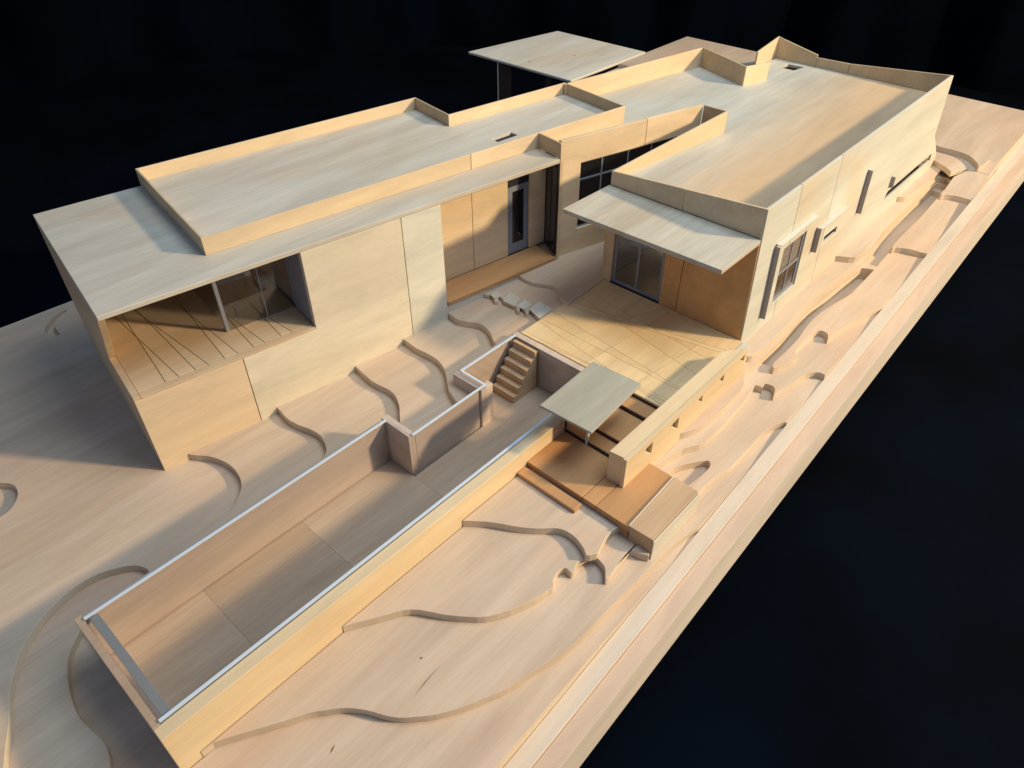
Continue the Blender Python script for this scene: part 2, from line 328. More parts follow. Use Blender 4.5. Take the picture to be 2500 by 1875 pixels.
# ------------------------------------------------------------------ site board
S = .155
C = {
'C1': [(0.42,.15),(0.49,-0.14),(0.69,-0.42),(0.8,-0.7),(0.84,-0.97),(0.81,-1.25),(0.72,-1.49),(0.58,-1.66),(0.4,-1.8),(0.22,-1.88),(0.01,-1.96),(-.25,-2.05),(-.6,-2.2),(-.9,-2.5),(-1.0,-2.76)],
'C2': [(2.25,.15),(2.25,-0.4),(2.2,-0.79),(2.24,-1.11),(2.32,-1.38),(2.35,-1.63),(2.3,-1.85),(2.19,-2.06),(2.05,-2.17),(1.85,-2.3),(1.7,-2.55),(1.62,-2.76)],
'C3': [(4.0,.15),(4.0,-0.65),(3.97,-0.9),(3.93,-1.26),(3.94,-1.49),(3.98,-1.75),(3.94,-2.01),(3.79,-2.29),(3.56,-2.57),(3.38,-2.85),(3.3,-3.42)],
'C4': [(5.2,.15),(5.17,-0.9),(5.14,-1.28),(5.17,-1.61),(5.17,-1.9),(5.08,-2.2),(4.92,-2.45),(4.72,-2.7),(4.60,-2.94),(4.53,-3.14),(4.5,-3.42)],
'C5': [(6.4,.15),(6.34,-1.05),(6.31,-1.35),(6.41,-1.61),(6.51,-1.81),(6.51,-2.03),(6.41,-2.27),(6.29,-2.44),(6.2,-2.65),(6.15,-2.76)],
'C6': [(7.3,-.5),(7.3,-1.15),(7.35,-1.34),(7.42,-1.29),(7.35,-1.48),(7.26,-1.57),(7.32,-1.64),(7.47,-1.5),(7.47,-1.61),(7.42,-1.72),(7.44,-2.06),(7.32,-2.19),(7.33,-2.26),(7.49,-2.13),(7.47,-2.29),(7.37,-2.41),(7.45,-2.42),(7.56,-2.36),(7.53,-2.55),(7.47,-2.59),(7.43,-2.78),(7.42,-2.95)],
'C7': [(8.31,-.5),(8.31,-1.37),(8.29,-1.53),(8.29,-1.7),(8.32,-1.85),(8.41,-2.02),(8.49,-2.17),(8.49,-2.31),(8.45,-2.43),(8.32,-2.56),(8.23,-2.69),(8.13,-2.95)],
'ARC1': [(-1.2,-2.76),(-1.2,-2.3),(-1.27,-1.95),(-1.28,-1.79),(-1.39,-1.59),(-1.6,-1.44),(-1.87,-1.32),(-2.21,-1.29),(-2.58,-1.38),(-2.92,-1.56),(-3.25,-1.85),(-3.49,-2.19),(-3.63,-2.48),(-3.77,-2.84),(-4.07,-3.48),(-4.9,-5.5)],
'ARC2': [(-2.38,-1.9),(-2.75,-2.23),(-2.91,-2.52),(-3.0,-2.8),(-3.06,-3.09),(-3.08,-3.4),(-3.04,-3.68),(-3.01,-3.92),(-3.03,-4.12),(-3.14,-4.41),(-3.5,-5.4)],
'OVAL': [(-2.24,2.07),(-2.17,1.96),(-2.07,1.82),(-2.02,1.65),(-2.07,1.41),(-2.21,1.22),(-2.38,1.12),(-2.6,1.15),(-2.85,1.4),(-2.8,1.8),(-2.55,2.1)],
'FARL': [(.45,5.4),(0.36,5.8),(0.31,6.11),(0.33,6.25),(0.40,6.38),(0.55,6.54),(0.82,6.68),(1.03,6.72),(1.4,6.8),(2,6.95)],
'D1': [(-2.04,-5.21),(-1.85,-5.31),(-1.52,-5.5),(-1.19,-5.69),(-0.93,-5.83),(-0.77,-5.96),(-0.62,-6.08),(-0.48,-6.24),(-0.37,-6.41),(-0.27,-6.61),(-0.16,-6.78),(-0.02,-6.92),(0.21,-7.12),(0.56,-7.33),(0.86,-7.47),(1.13,-7.58),(1.66,-7.71),(2.04,-7.81),(2.48,-7.87),(3.03,-7.88),(3.44,-7.89),(3.85,-7.91),(4.31,-7.92),(4.76,-7.95),(5.2,-8.02),(5.39,-8.075)],
'D2': [(0.13,-5.203),(0.26,-5.27),(0.57,-5.46),(0.9,-5.65),(1.08,-5.83),(1.27,-6.16),(1.5,-6.47),(1.67,-6.65),(2.0,-6.85),(2.4,-7.0),(2.66,-7.05),(2.75,-7.07),(2.81,-7.01),(2.94,-6.95),(3.07,-6.95),(3.15,-6.99),(3.13,-7.11),(3.22,-7.12),(3.33,-7.06),(3.43,-7.08),(3.54,-7.12),(3.63,-7.19),(3.62,-7.29),(3.58,-7.42),(3.5,-7.5),(3.40,-7.58),(3.50,-7.60),(3.62,-7.58),(3.84,-7.56),(4.12,-7.55),(4.16,-7.68),(4.22,-7.83)],
'D3': [(2.63,-5.203),(2.87,-5.49),(3.02,-5.73),(3.16,-5.98),(3.32,-6.2),(3.47,-6.36),(3.56,-6.46),(3.62,-6.62),(3.61,-6.83),(3.53,-7.04),(3.46,-7.15),(3.55,-7.22),(3.62,-7.25),(3.72,-7.22),(3.91,-7.17),(4.09,-7.16),(4.3,-7.2)],
'E2': [(5.7,-7.72),(5.85,-7.72),(6.14,-7.72),(6.54,-7.77),(6.87,-7.83),(7.44,-7.83),(8.03,-7.83),(8.32,-7.87),(8.55,-7.96),(8.62,-8.036)],
'E2H': [(5.94,-7.24),(5.97,-7.07),(6.21,-7.11),(6.46,-7.25),(6.66,-7.39),(6.7,-7.47),(6.57,-7.54),(6.23,-7.53),(5.94,-7.49),(5.87,-7.42)],
'E3': [(5.6,-6.8),(5.77,-6.85),(6.03,-6.91),(6.5,-7.0),(6.82,-7.17),(7.1,-7.22),(7.37,-7.23),(7.8,-7.22),(8.11,-7.2),(8.51,-7.19),(8.74,-7.14),(8.87,-7.14),(9.02,-7.1),(9.06,-7.18),(9.06,-7.26),(9.19,-7.22),(9.23,-7.29),(9.24,-7.39),(9.16,-7.47),(9.0,-7.53),(9.2,-7.56),(9.48,-7.61),(9.71,-7.66),(9.98,-7.69),(10.16,-7.76),(10.28,-7.88),(10.28,-8.014)],
'E4a': [(6.5,-6.7),(6.66,-6.81),(6.82,-6.9),(7.07,-6.98),(7.34,-7.02),(7.64,-7.04),(7.96,-7.05),(8.31,-7.04),(8.63,-7.02),(8.86,-6.92),(9.12,-6.82),(9.27,-6.80),(9.48,-6.84),(10.01,-6.85),(10.64,-6.85),(11.21,-6.83),(11.83,-6.78),(12.27,-6.77),(13.0,-6.82),(13.83,-6.87),(14.6,-6.95)],
'E4b': [(14.73,-7.21),(13.39,-7.23),(12.9,-7.16),(12.21,-7.05),(11.45,-7.04),(10.92,-7.1),(10.24,-7.12),(9.73,-7.11),(9.58,-7.2),(9.87,-7.3),(10.24,-7.40),(10.34,-7.28),(10.57,-7.25),(10.8,-7.26),(11.18,-7.26),(11.41,-7.29),(11.48,-7.39),(11.44,-7.51),(11.3,-7.58),(11.6,-7.62),(11.9,-7.66),(12.42,-7.75),(13.04,-7.9),(13.3,-7.975)],
'E5a': [(9.3,-6.3),(9.38,-6.5),(9.36,-6.64),(9.45,-6.74),(9.71,-6.77),(10.15,-6.79),(10.9,-6.77),(11.48,-6.73),(12.05,-6.71),(12.92,-6.77),(13.79,-6.82),(14.68,-6.87),(15.45,-6.88),(16.31,-6.79),(17.39,-6.72),(18.56,-6.71),(19.42,-6.72)],
'E5b': [(19.4,-7.08),(18.76,-7.11),(17.82,-7.15),(17.08,-7.14),(15.97,-7.16),(15.76,-7.22),(15.86,-7.26),(16.0,-7.52),(16.03,-7.8),(16.1,-7.94)],
'E6a': [(14.1,-6.3),(14.18,-6.41),(14.26,-6.56),(14.42,-6.78),(14.76,-6.83),(15.24,-6.84),(16.26,-6.75),(17.25,-6.70),(18.34,-6.69),(19.45,-6.70),(20.04,-6.71),(20.43,-6.72)],
'E6b': [(19.99,-7.11),(19.32,-7.13),(19.39,-7.24),(19.48,-7.41),(19.52,-7.59),(19.52,-7.85),(19.55,-7.895)],
'E7': [(17.95,-6.25),(18.0,-6.35),(18.06,-6.49),(18.3,-6.62),(19.22,-6.66),(19.93,-6.68),(20.29,-6.70),(20.77,-6.66)],
'K8': [(20.7,-6.0),(20.72,-6.12),(20.8,-6.28),(20.66,-6.51),(20.48,-6.78),(20.23,-7.02),(20.35,-7.08),(20.16,-7.16),(19.61,-7.25),(19.2,-7.30),(19.3,-7.40)],
'K9': [(21.46,-6.0),(21.46,-6.13),(21.43,-6.3),(21.44,-6.51),(21.42,-6.89),(21.26,-7.18),(20.94,-7.43),(20.72,-7.54),(20.9,-7.62)],
}
FE = 26.3; WR = lambda u: -8.245 + .0130*(u+7.5)                      # far edge of the board, street side edge
def sc(k, n=3): return C[k] if k in ('C6',) else smooth_curve(C[k], n)
site = thing("site_model_board", "pale wooden contour board with stepped terraces that carries the whole house model", "model base", (8, -1, -1.3))
board_left = [(FE, 5.4), (1.3, 7.0), (-7.5, 7.45)]
def street_z(u): return .02 + .0633*(u-5.3)
far = [(FE, WR(FE))] + board_left[:1]
prism("base_board", [(-7.5, WR(-7.5)), (FE, WR(FE))] + board_left, -.95, -2*S, SITE, site, bevel=.01)
outer = [(-7.5, WR(-7.5)), (FE, WR(FE))] + board_left
LEVEL_MINUS1 = [(-7.5, WR(-7.5)), (FE, WR(FE))] + board_left
# lowest terrace with the two hollows beside the pool end
arc2 = sc('ARC2')
prism("terrace_layer", [(-2.42, WR(-2.42)), (FE, WR(FE))] + board_left + [(-7.5, -5.5)] + arc2[::-1] + [(-2.42, -2.0)], -2*S+.0005, -S, SITE, site)
arc1 = sc('ARC1')
FG = [(.36,5.8),(.30,6.11),(.33,6.26),(.42,6.40),(.57,6.56),(.82,6.70),(1.0,6.74),(1.0,6.64),(.84,6.58),(.68,6.46),(.56,6.30),(.52,6.1),(.50,5.8)]
prism("terrace_layer", [(-2.42, WR(-2.42)), (FE, WR(FE))] + board_left + [(-7.5, -6.0)] + arc1[::-1] + [(3.12, -2.76), (3.12, -3.42), (4.9, -3.42), (4.9, -2.76), (6.6, -2.76), (6.6, -5.203), (-2.42, -5.203)], -S+.0005, 0, SITE, site, holes=[smooth_curve(C['OVAL'] + C['OVAL'][:1], 3)[:-1], FG])
back1 = [(FE, 5.4), (6, 5.2), (1.25, 3.95), (.35, .3)]
def notch(p):
    n = []
    if p[0] < 3.1: n += [(3.12, -2.76), (3.12, -3.42)]
    if p[0] < 4.9: n += [(4.9, -3.42), (4.9, -2.76)]
    return n
def layer(z, left, rightc, holes=(), start=None, far_pts=None, u_p=6.6, top=None):
    pts = list(left) + notch(left[-1]) + [(u_p, -2.76), (u_p, -5.203)] + list(rightc) + (far_pts or [(FE, WR(FE))]) + back1[:-1] + [back1[-1]]
    prism("terrace_layer", pts, z-S+.0005, z, SITE, site, holes=holes)
layer(1*S, sc('C1'), [(-2.2, -5.203)] + sc('D1'))
grv = smooth_curve(C['FARL'][1:8], 2)
layer(2*S, sc('C2'), sc('D2', 2) + [(4.3, -7.8), (5.6, -7.72)] + sc('E2')[1:], holes=[smooth_curve(C['E2H'] + C['E2H'][:1], 3)[:-1]])
ch1 = [(9.75,-6.86),(10.64,-6.86),(11.83,-6.79),(12.27,-6.78),(13.0,-6.83),(13.83,-6.88),(14.6,-6.95),(14.73,-7.20),(13.39,-7.22),(12.9,-7.15),(12.21,-7.04),(11.45,-7.03),(10.92,-7.09),(10.24,-7.11),(9.80,-7.10)]
layer(3*S, sc('C3'), sc('D3', 2) + [(4.3, -6.8), (5.6, -6.8)] + sc('E3', 2)[1:], holes=[ch1])
ch2 = [(14.9,-6.90),(15.45,-6.89),(16.31,-6.80),(17.39,-6.73),(18.56,-6.72),(20.15,-6.76),(20.15,-7.06),(18.76,-7.10),(17.82,-7.14),(17.08,-7.13),(15.97,-7.15),(14.9,-7.20)]
layer(4*S, sc('C4'), [(6.9, -4.95), (6.9, -6.6)] + sc('E4a', 2) + sc('E4b', 2), u_p=6.7, holes=[ch2])
b5 = sc('E5a', 2) + [(20.35, -6.76), (20.45, -7.0), (20.1, -7.08)] + sc('E5b', 2)
pts = sc('C5') + [(6.7, -2.76), (9.2, -3.0), (9.2, -6.2)] + b5 + [(FE, WR(FE)), (FE, 5.4), (7, 5.4), (7, .15)]
prism("terrace_layer", pts, 4*S+.0005, 5*S, SITE, site)
prism("terrace_layer", sc('C6') + [(9.5, -2.9), (9.9, -1.6), (9.3, -.5)], 5*S+.0005, .87, SITE, site)
prism("terrace_layer", sc('C7', 3) + [(9.45, -2.9), (11.2, -2.9), (11.2, -1.6), (9.3, -.5)], .8705, .965, SITE, site)
prism("terrace_layer", sc('E6a', 2) + [(20.55, -6.95), (20.25, -7.09)] + sc('E6b', 2) + [(FE, WR(FE)), (FE, 5.4), (14.1, 5.4)], 5*S+.0005, 6*S, SITE, site)
prism("terrace_layer", sc('E7', 2)[:-1] + [(20.75, -6.66), (21.2, -6.9), (FE, -7.3), (FE, 5.4), (17.95, 5.4)], 6*S+.0005, 7*S, SITE, site)
prism("terrace_layer", smooth_curve(C['K8'][:6], 2) + [(20.45, -7.1), (20.75, -7.3), (20.75, WR(20.75)), (FE, WR(FE)), (FE, 5.4), (20.7, 5.4)], 7*S+.0005, 8*S, SITE, site)
prism("terrace_layer", sc('K9', 2)[:-1] + [(20.85, -7.60), (21.41, -7.63), (21.41, WR(21.4)), (FE, WR(FE)), (FE, 5.4), (21.46, 5.4)], 8*S+.0005, 9*S, SITE, site)
prism("ramp", [(19.60, -7.14), (20.28, -7.12), (21.40, -7.64), (21.40, WR(21.4)+.002), (19.60, WR(19.6)+.002)], .80, lambda p: .932 + (p[0]-19.6)*.257, SITE, site, bevel=0)
# laminated street strips along the right edge, climbing with the hill
def strip(name, w0, w1, dz, depth, mat):
    k = .0130*(FE+7.5); w0 += .030; w1 += .030
    prism(name, [(-7.5, w0-.124), (FE, w0-.124+k), (FE, w1-.124+k), (-7.5, w1-.124)], lambda p: street_z(p[0])-depth, lambda p: street_z(p[0])+dz, mat, site, bevel=.008)
strip("edge_strip", -8.155, -8.435, .03, 1.0, STRIPW)
strip("edge_strip", -8.439, -8.70, -.02, 1.0, STRIPP)
strip("edge_fascia", -8.702, -8.715, -.03, 1.04, FASC)
prism("plinth", [(-7, -7.4), (26, -7.4), (26, 5.2), (1, 6.7), (-7, 7)], -3.3, -.96, DARKF, site)

EDGE = wood("routed_edge_lit", (.68, .55, .38), (.62, .48, .32), 'u', .8, .4, var=0)  # paler step sides: lamp light on the cut faces painted into the wood
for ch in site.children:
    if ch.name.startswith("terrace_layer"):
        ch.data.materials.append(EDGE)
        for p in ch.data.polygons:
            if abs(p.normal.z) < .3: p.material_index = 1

# ------------------------------------------------------------------ left wing house
HL = thing("left_wing_house", "long low flat roofed wooden model wing on the left with corner glazing and parapet roof", "house model", tuple(Lp(4.7, 2.0, 0)))
def mwall(name, pts, m0, thick, mat, parent=HL, holes=(), label=None):
    return plate(name, Lp(0, m0), LX, Z, LY, pts, thick, mat, parent, holes, label=label)
def lwall(name, pts, l0, thick, mat, parent=HL, holes=(), label=None):   # pts are (m, z)
    return plate(name, Lp(l0, 0), LY, Z, LX, pts, thick, mat, parent, holes, label=label)
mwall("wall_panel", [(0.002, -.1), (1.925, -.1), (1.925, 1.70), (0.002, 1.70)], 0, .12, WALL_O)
mwall("wall_panel", [(1.94, -.1), (5.49, -.1), (5.49, 3.375), (3.41, 3.375), (3.41, 1.70), (1.94, 1.70)], 0, .12, WALL_N)
mwall("wall_panel", [(5.505, -.1), (6.41, -.1), (6.41, 3.375), (5.505, 3.375)], 0, .12, WALL_L)
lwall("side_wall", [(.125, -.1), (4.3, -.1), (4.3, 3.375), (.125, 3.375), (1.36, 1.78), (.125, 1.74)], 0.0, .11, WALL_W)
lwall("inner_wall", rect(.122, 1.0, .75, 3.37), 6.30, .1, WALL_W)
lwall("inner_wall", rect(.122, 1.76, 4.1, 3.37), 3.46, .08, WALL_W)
mwall("back_wall", rect(.12, -.1, 8.6, 3.375), 4.2, .1, WALL_L)
mwall("back_wall", rect(8.7, -.1, 12.2, 3.25), 2.78, .1, WALL_L)
mwall("recess_wall", rect(6.42, 1.052, 7.685, 3.375), .75, .08, PARA)
mwall("recess_wall", [(7.70, 1.052), (8.68, 1.052), (8.68, 3.0), (9.32, 3.0), (9.32, 1.052), (9.80, 1.052), (9.80, 3.375), (7.70, 3.375)], .75, .08, PARA)
mwall("podium_wall", rect(6.42, .5, 9.50, .95), .03, .6, WALL_L)
# terrace floor cut into planks by the scored lines
tl = [((.61,2.65),(.59,.15)), ((.48,2.75),(.82,.17)), ((.89,2.65),(1.12,.17)), ((.85,2.72),(1.36,.16)), ((1.65,1.9),(1.66,.17)), ((1.64,2.05),(1.9,.18)), ((2.19,1.05),(2.21,.15)), ((2.32,.87),(2.43,.17)), ((2.75,.85),(2.76,.15)), ((2.86,.72),(2.97,.18))]
for pc in cut_convex(rect(.12, .15, 3.40, 4.15), tl):
    q = inset(pc, .006)
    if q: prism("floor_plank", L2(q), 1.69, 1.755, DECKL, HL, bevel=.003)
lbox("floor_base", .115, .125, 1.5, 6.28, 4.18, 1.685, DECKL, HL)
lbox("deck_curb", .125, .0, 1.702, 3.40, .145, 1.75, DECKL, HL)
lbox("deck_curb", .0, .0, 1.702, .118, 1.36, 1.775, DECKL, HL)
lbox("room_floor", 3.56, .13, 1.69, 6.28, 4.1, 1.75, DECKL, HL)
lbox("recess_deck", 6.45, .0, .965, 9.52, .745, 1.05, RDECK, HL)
# roof
prism("roof_slab", L2([(0, 0), (9.54, 0), (9.54, 2.88), (8.64, 2.90), (8.64, 4.32), (0, 4.32)]), 3.38, 3.47, ROOF_L, HL, bevel=.01)
PZ = 3.81
hole = [(9.00, 1.56), (9.60, 1.60), (9.60, 1.86), (9.00, 1.80)]
hole = [(8.95, 1.68), (9.54, 1.72), (9.56, 1.50), (8.96, 1.46)]
prism("skylight_dark_plate", L2(hole), 3.473, 3.485, DARKF, HL, bevel=0)  # dark plate that stands in for the shaded depth of the roof hole
prism("roof_deck", L2([(2.05, .80), (12.2, .80), (12.2, 2.86), (8.62, 2.90), (8.62, 4.33), (2.05, 4.33)]), 3.472, 3.54, ROOF_L, HL, holes=[L2(hole)])
lbox("parapet", 2.02, .76, 3.472, 7.71, .80, PZ, PARA, HL)
lbox("parapet", 7.725, .76, 3.472, 9.55, .80, PZ, PARA, HL)
lbox("parapet", 9.552, .76, 3.2, 12.24, .80, PZ, PARA, HL)
lbox("parapet", 2.02, .802, 3.472, 2.06, 4.33, PZ, WALL_W, HL)
lbox("parapet", 2.02, 4.332, 3.472, 8.66, 4.37, PZ, PARA, HL)
lbox("parapet", 8.62, 2.93, 3.472, 8.66, 4.33, PZ, WALL_W, HL)
lbox("parapet", 8.62, 2.885, 3.472, 12.24, 2.925, PZ, PARA, HL)
lbox("parapet", 12.20, .802, 3.2, 12.24, 2.883, PZ, WALL_W, HL)
lbox("parapet", 9.555, .02, 3.472, 9.60, .758, PZ, WALL_W, HL)
# corner glazing
win = lbox("corner_window_frame", 2.0, .89, 1.756, 2.07, .96, 3.378, FRAME, HL)
lbox("pane", 2.075, .90, 1.76, 2.83, .915, 3.376, PANE, win, bevel=0)
lbox("pane", 2.845, .90, 1.76, 3.45, .915, 3.376, PANE, win, bevel=0)
lbox("pane", 2.02, .965, 1.76, 2.035, 3.4, 3.376, PANE, win, bevel=0)
lbox("mullion", 2.832, .896, 1.76, 2.843, .919, 3.376, FROST, win, bevel=0)
lbox("window_post", 2.0, 3.4, 1.756, 2.06, 3.46, 3.378, FRAME, HL)
lbox("jamb", 3.40, .124, 1.757, 3.455, .89, 3.374, FRAME, HL)
# recess door
door = mwall("door", [(8.70, 1.056), (9.30, 1.056), (9.30, 2.96), (8.70, 2.96)], .78, .04, FRAME, holes=[rect(8.84, 1.30, 9.18, 2.62)])
mwall("pane", rect(8.84, 1.30, 9.18, 2.62), .80, .01, DPANE, door)
mwall("transom", rect(8.70, 2.76, 9.30, 2.955), .77, .008, DARKF, door)
# return window of the recess
a, b = Lp(9.80, .76), Lp(9.565, .06); ex = (b-a).normalized(); nn = Vector((ex.y, -ex.x, 0))
rw = plate("return_window", a, ex, Z, -nn, rect(.02, 1.06, .70, 3.37), .05, DARKF, HL, holes=[rect(.10, 1.12, .34, 3.2), rect(.40, 1.12, .64, 3.2)])
plate("pane", a, ex, Z, -nn, rect(.10, 1.12, .64, 3.2), .012, DPANE, rw, bevel=0)

# ------------------------------------------------------------------ right wing house
HR = thing("right_wing_house", "wide wooden model wing on the right with broad tan roof and tall pale side wall", "house model", (14, -4, .9))
c0 = Vector((9.538, -1.478, 0)); ca = R(-15.67); cx = Vector((math.cos(ca), math.sin(ca), 0)); cn = Vector((-cx.y, cx.x, 0))
def cwall(name, pts, d0, thick, mat, parent=HR, holes=(), bevel=.006): return plate(name, c0 + cn*d0, cx, Z, cn, pts, thick, mat, parent, holes, bevel)
cwall("wall_panel", [(0, .8), (2.39, .8), (2.39, 1.56), (.56, 1.56), (.56, 3.20), (2.39, 3.20), (2.39, PZ), (0, PZ)], 0, .10, PARA)
cwall("wall_panel", [(2.405, .8), (4.11, .8), (4.11, PZ), (2.405, PZ), (2.405, 3.20), (4.06, 3.20), (4.06, 1.56), (2.405, 1.56)], 0, .10, PARA)
cf = cwall("ribbon_window", rect(.565, 1.565, 4.055, 3.195), .05, .03, FRAME, holes=[rect(.60, 1.60, 1.19, 2.74), rect(.60, 2.79, 1.19, 3.16), rect(1.23, 1.60, 1.95, 2.74), rect(1.23, 2.79, 1.95, 3.16), rect(1.99, 1.60, 2.65, 3.16), rect(2.69, 1.60, 3.4, 3.16), rect(3.44, 1.60, 4.02, 3.16)])
for x0, x1, y0, y1 in ((.60, 1.19, 1.60, 2.74), (.60, 1.19, 2.79, 3.16), (1.23, 1.95, 1.60, 2.74), (1.23, 1.95, 2.79, 3.16), (1.99, 2.65, 1.6, 3.16), (2.69, 3.4, 1.6, 3.16), (3.44, 4.02, 1.6, 3.16)):
    cwall("pane", rect(x0, y0, x1, y1), .06, .01, DPANE, cf, bevel=0)
lbox("corner_post", 9.553, .0, .96, 9.64, .018, 3.80, WALL_W, HR)
# slot wall and facade
def uwall(name, pts, u0, thick, mat, parent=HR, holes=(), bevel=.006): return plate(name, (u0, 0, 0), (0, 1, 0), (0, 0, 1), (1, 0, 0), pts, thick, mat, parent, holes, bevel)
def wwall(name, pts, w0, thick, mat, parent=HR, holes=(), bevel=.006): return plate(name, (0, w0, 0), (1, 0, 0), (0, 0, 1), (0, -1, 0), pts, thick, mat, parent, holes, bevel)
plate("slot_wall", (9.66, -2.79, 0), Vector((3.84, -.39, 0)), (0, 0, 1), (0, -1, 0), [(0, .8), (1, .8), (1, 3.81), (0, 3.51)], .05, PARA, HR)
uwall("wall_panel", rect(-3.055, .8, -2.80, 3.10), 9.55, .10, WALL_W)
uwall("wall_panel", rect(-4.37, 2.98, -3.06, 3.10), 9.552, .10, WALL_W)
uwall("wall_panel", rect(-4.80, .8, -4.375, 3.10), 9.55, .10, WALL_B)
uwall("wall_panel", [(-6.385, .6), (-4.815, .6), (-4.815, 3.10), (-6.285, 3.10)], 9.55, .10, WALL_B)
uwall("parapet", [(-4.54, 3.205), (-2.79, 3.205), (-2.79, 3.51), (-4.54, 3.66)], 9.61, .05, PARA)
uwall("parapet", [(-6.27, 3.205), (-4.555, 3.205), (-4.555, 3.66), (-6.27, 3.81)], 9.61, .05, PARA)
gd = uwall("glass_door", rect(-4.36, .94, -3.07, 2.97), 9.60, .03, FRAME, holes=[rect(-3.68, 1.02, -3.14, 2.92), rect(-4.28, 1.02, -3.74, 2.92)])
uwall("pane", rect(-3.68, 1.02, -3.14, 2.92), 9.61, .01, MPANE, gd, bevel=0)
uwall("pane", rect(-4.28, 1.02, -3.74, 2.92), 9.61, .01, MPANE, gd, bevel=0)
uwall("sill", rect(-4.36, .90, -3.07, .945), 9.55, .09, DARKF, gd, bevel=0)
box("room_floor", 9.66, -6.2, .86, 19.6, -2.9, .92, DECK, HR)
uwall("partition", rect(-6.2, .92, -2.9, 3.2), 12.4, .06, WALL_W)
prism("canopy_slab", [(8.08, -2.73), (8.15, -6.29), (9.605, -6.285), (9.605, -2.765)], 3.105, 3.20, ROOF_U, HR, bevel=.01)
# right side wall (leans very slightly)
tw = .04
def rwall(name, pts, thick, mat, d=0.0, parent=HR, holes=(), bevel=.006):
    return plate(name, (0, -6.28 + d, 3.81), (1, 0, 0), (0, tw, 1), (0, 1, 0), [(x, z-3.81) for x, z in pts], thick, mat, parent, [[(x, z-3.81) for x, z in h] for h in holes], bevel)
rwall("wall_panel", [(9.552, .5), (11.00, .5), (11.00, 1.20), (10.78, 1.20), (10.78, 2.52), (11.00, 2.52), (11.00, 3.81), (9.60, 3.81)], .06, WALL_U)
rwall("wall_panel", [(11.015, .5), (12.88, .5), (12.88, 3.81), (11.015, 3.81), (11.015, 2.52), (11.84, 2.52), (11.84, 1.20), (11.015, 1.20)], .06, WALL_U)
rwall("wall_panel", [(12.895, .5), (20.9, .5), (20.75, 1.4), (20.34, 1.80), (19.87, 2.2), (19.75, 3.81), (12.895, 3.81)], .06, WALL_U, holes=[rect(13.0, 1.74, 13.7, 1.90), [(16.75, 1.38), (20.25, 1.38), (20.2, 1.60), (16.95, 1.60)]])
sw = rwall("side_window", [(10.79, 1.21), (11.83, 1.21), (11.83, 2.51), (10.79, 2.51)], .03, FRAME, d=.035, holes=[rect(10.86, 1.28, 11.30, 1.84), rect(11.34, 1.28, 11.77, 1.84), rect(10.86, 1.89, 11.30, 2.46), rect(11.34, 1.89, 11.77, 2.46)])
for x0, y0, x1, y1 in ((10.86, 1.28, 11.30, 1.84), (11.34, 1.28, 11.77, 1.84), (10.86, 1.89, 11.30, 2.46), (11.34, 1.89, 11.77, 2.46)):
    rwall("pane", rect(x0, y0, x1, y1), .01, PANE, d=.045, parent=sw, bevel=0)
def fin(u, z0, z1, out=.115):
    pz = lambda z: -6.28 - tw*(3.81-z)
    bm = bmesh.new()
    vs = []
    for uu in (u, u+.014):
        vs.append([bm.verts.new(v) for v in ((uu, pz(z0)-.003, z0), (uu, pz(z0)-out, z0+.02), (uu, pz(z1)-out, z1), (uu, pz(z1)-.003, z1))])
    bm.faces.new(vs[0]); bm.faces.new(vs[1][::-1])
    for i in range(4): bm.faces.new((vs[0][i], vs[0][(i+1) % 4], vs[1][(i+1) % 4], vs[1][i]))
    return link("window_fin", bm, FIN, HR, 0)
fin(10.27, 1.12, 2.80); fin(12.35, 1.80, 2.38); fin(14.80, 1.80, 2.88); fin(16.9, 1.72, 2.02, .10)
prism("window_hood", [(10.30, -6.325), (12.0, -6.325), (12.0, -6.44), (10.30, -6.44)], 2.822, 2.838, WALL_U, HR, bevel=.003)
prism("window_hood", [(12.38, -6.343), (13.8, -6.343), (13.8, -6.46), (12.38, -6.46)], 2.362, 2.378, WALL_U, HR, bevel=.003)
# low boxes of the ground slot
# roof
end = c0 + cx*4.08
main = [(9.66, -2.84), (9.66, -6.215), (19.70, -6.215), (19.70, -1.42), (18.45, -1.42), (17.72, -1.75), (17.72, -2.13), (16.80, -1.90), (17.50, -.16), (12.46, .76), (12.24, -1.20), (9.65, -.78), (9.60, -1.40)] + [tuple((c0 + cn*.10 + cx*.05)[:2]), tuple((end + cn*.10)[:2]), (13.56, -2.52), (13.56, -3.23)]
sky = [(18.99, -1.86), (19.45, -1.96), (19.48, -2.44), (19.0, -2.35)]
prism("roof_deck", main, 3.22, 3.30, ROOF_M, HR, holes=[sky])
def pwall(name, a, b, z0, za, zb, mat, t=.05, parent=HR):
    a, b = Vector((*a, 0)), Vector((*b, 0)); e = (b-a); L = e.length; e.normalize(); nn = Vector((-e.y, e.x, 0))
    return plate(name, a, e, Z, nn, [(0, z0), (L, z0), (L, zb), (0, za)], t, mat, parent)
pwall("parapet", (12.46, .78), (17.52, -.16), 1.0, PZ, PZ, PARA)
pwall("parapet", (17.52, -.16), (16.79, -1.90), 3.2, PZ, PZ, WALL_W)
pwall("parapet", (16.80, -1.93), (17.70, -2.16), 3.2, PZ, 3.76, PARA)
pwall("parapet", (18.45, -1.42), (19.80, -1.38), 3.2, 3.74, 3.88, PARA)
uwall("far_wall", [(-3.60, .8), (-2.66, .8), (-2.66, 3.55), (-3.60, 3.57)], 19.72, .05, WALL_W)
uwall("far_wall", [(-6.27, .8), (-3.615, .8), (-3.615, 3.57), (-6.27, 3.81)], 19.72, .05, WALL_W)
uwall("far_wall", [(-2.645, .8), (-1.38, .8), (-1.38, 3.88), (-2.645, 3.62)], 19.72, .05, WALL_W)
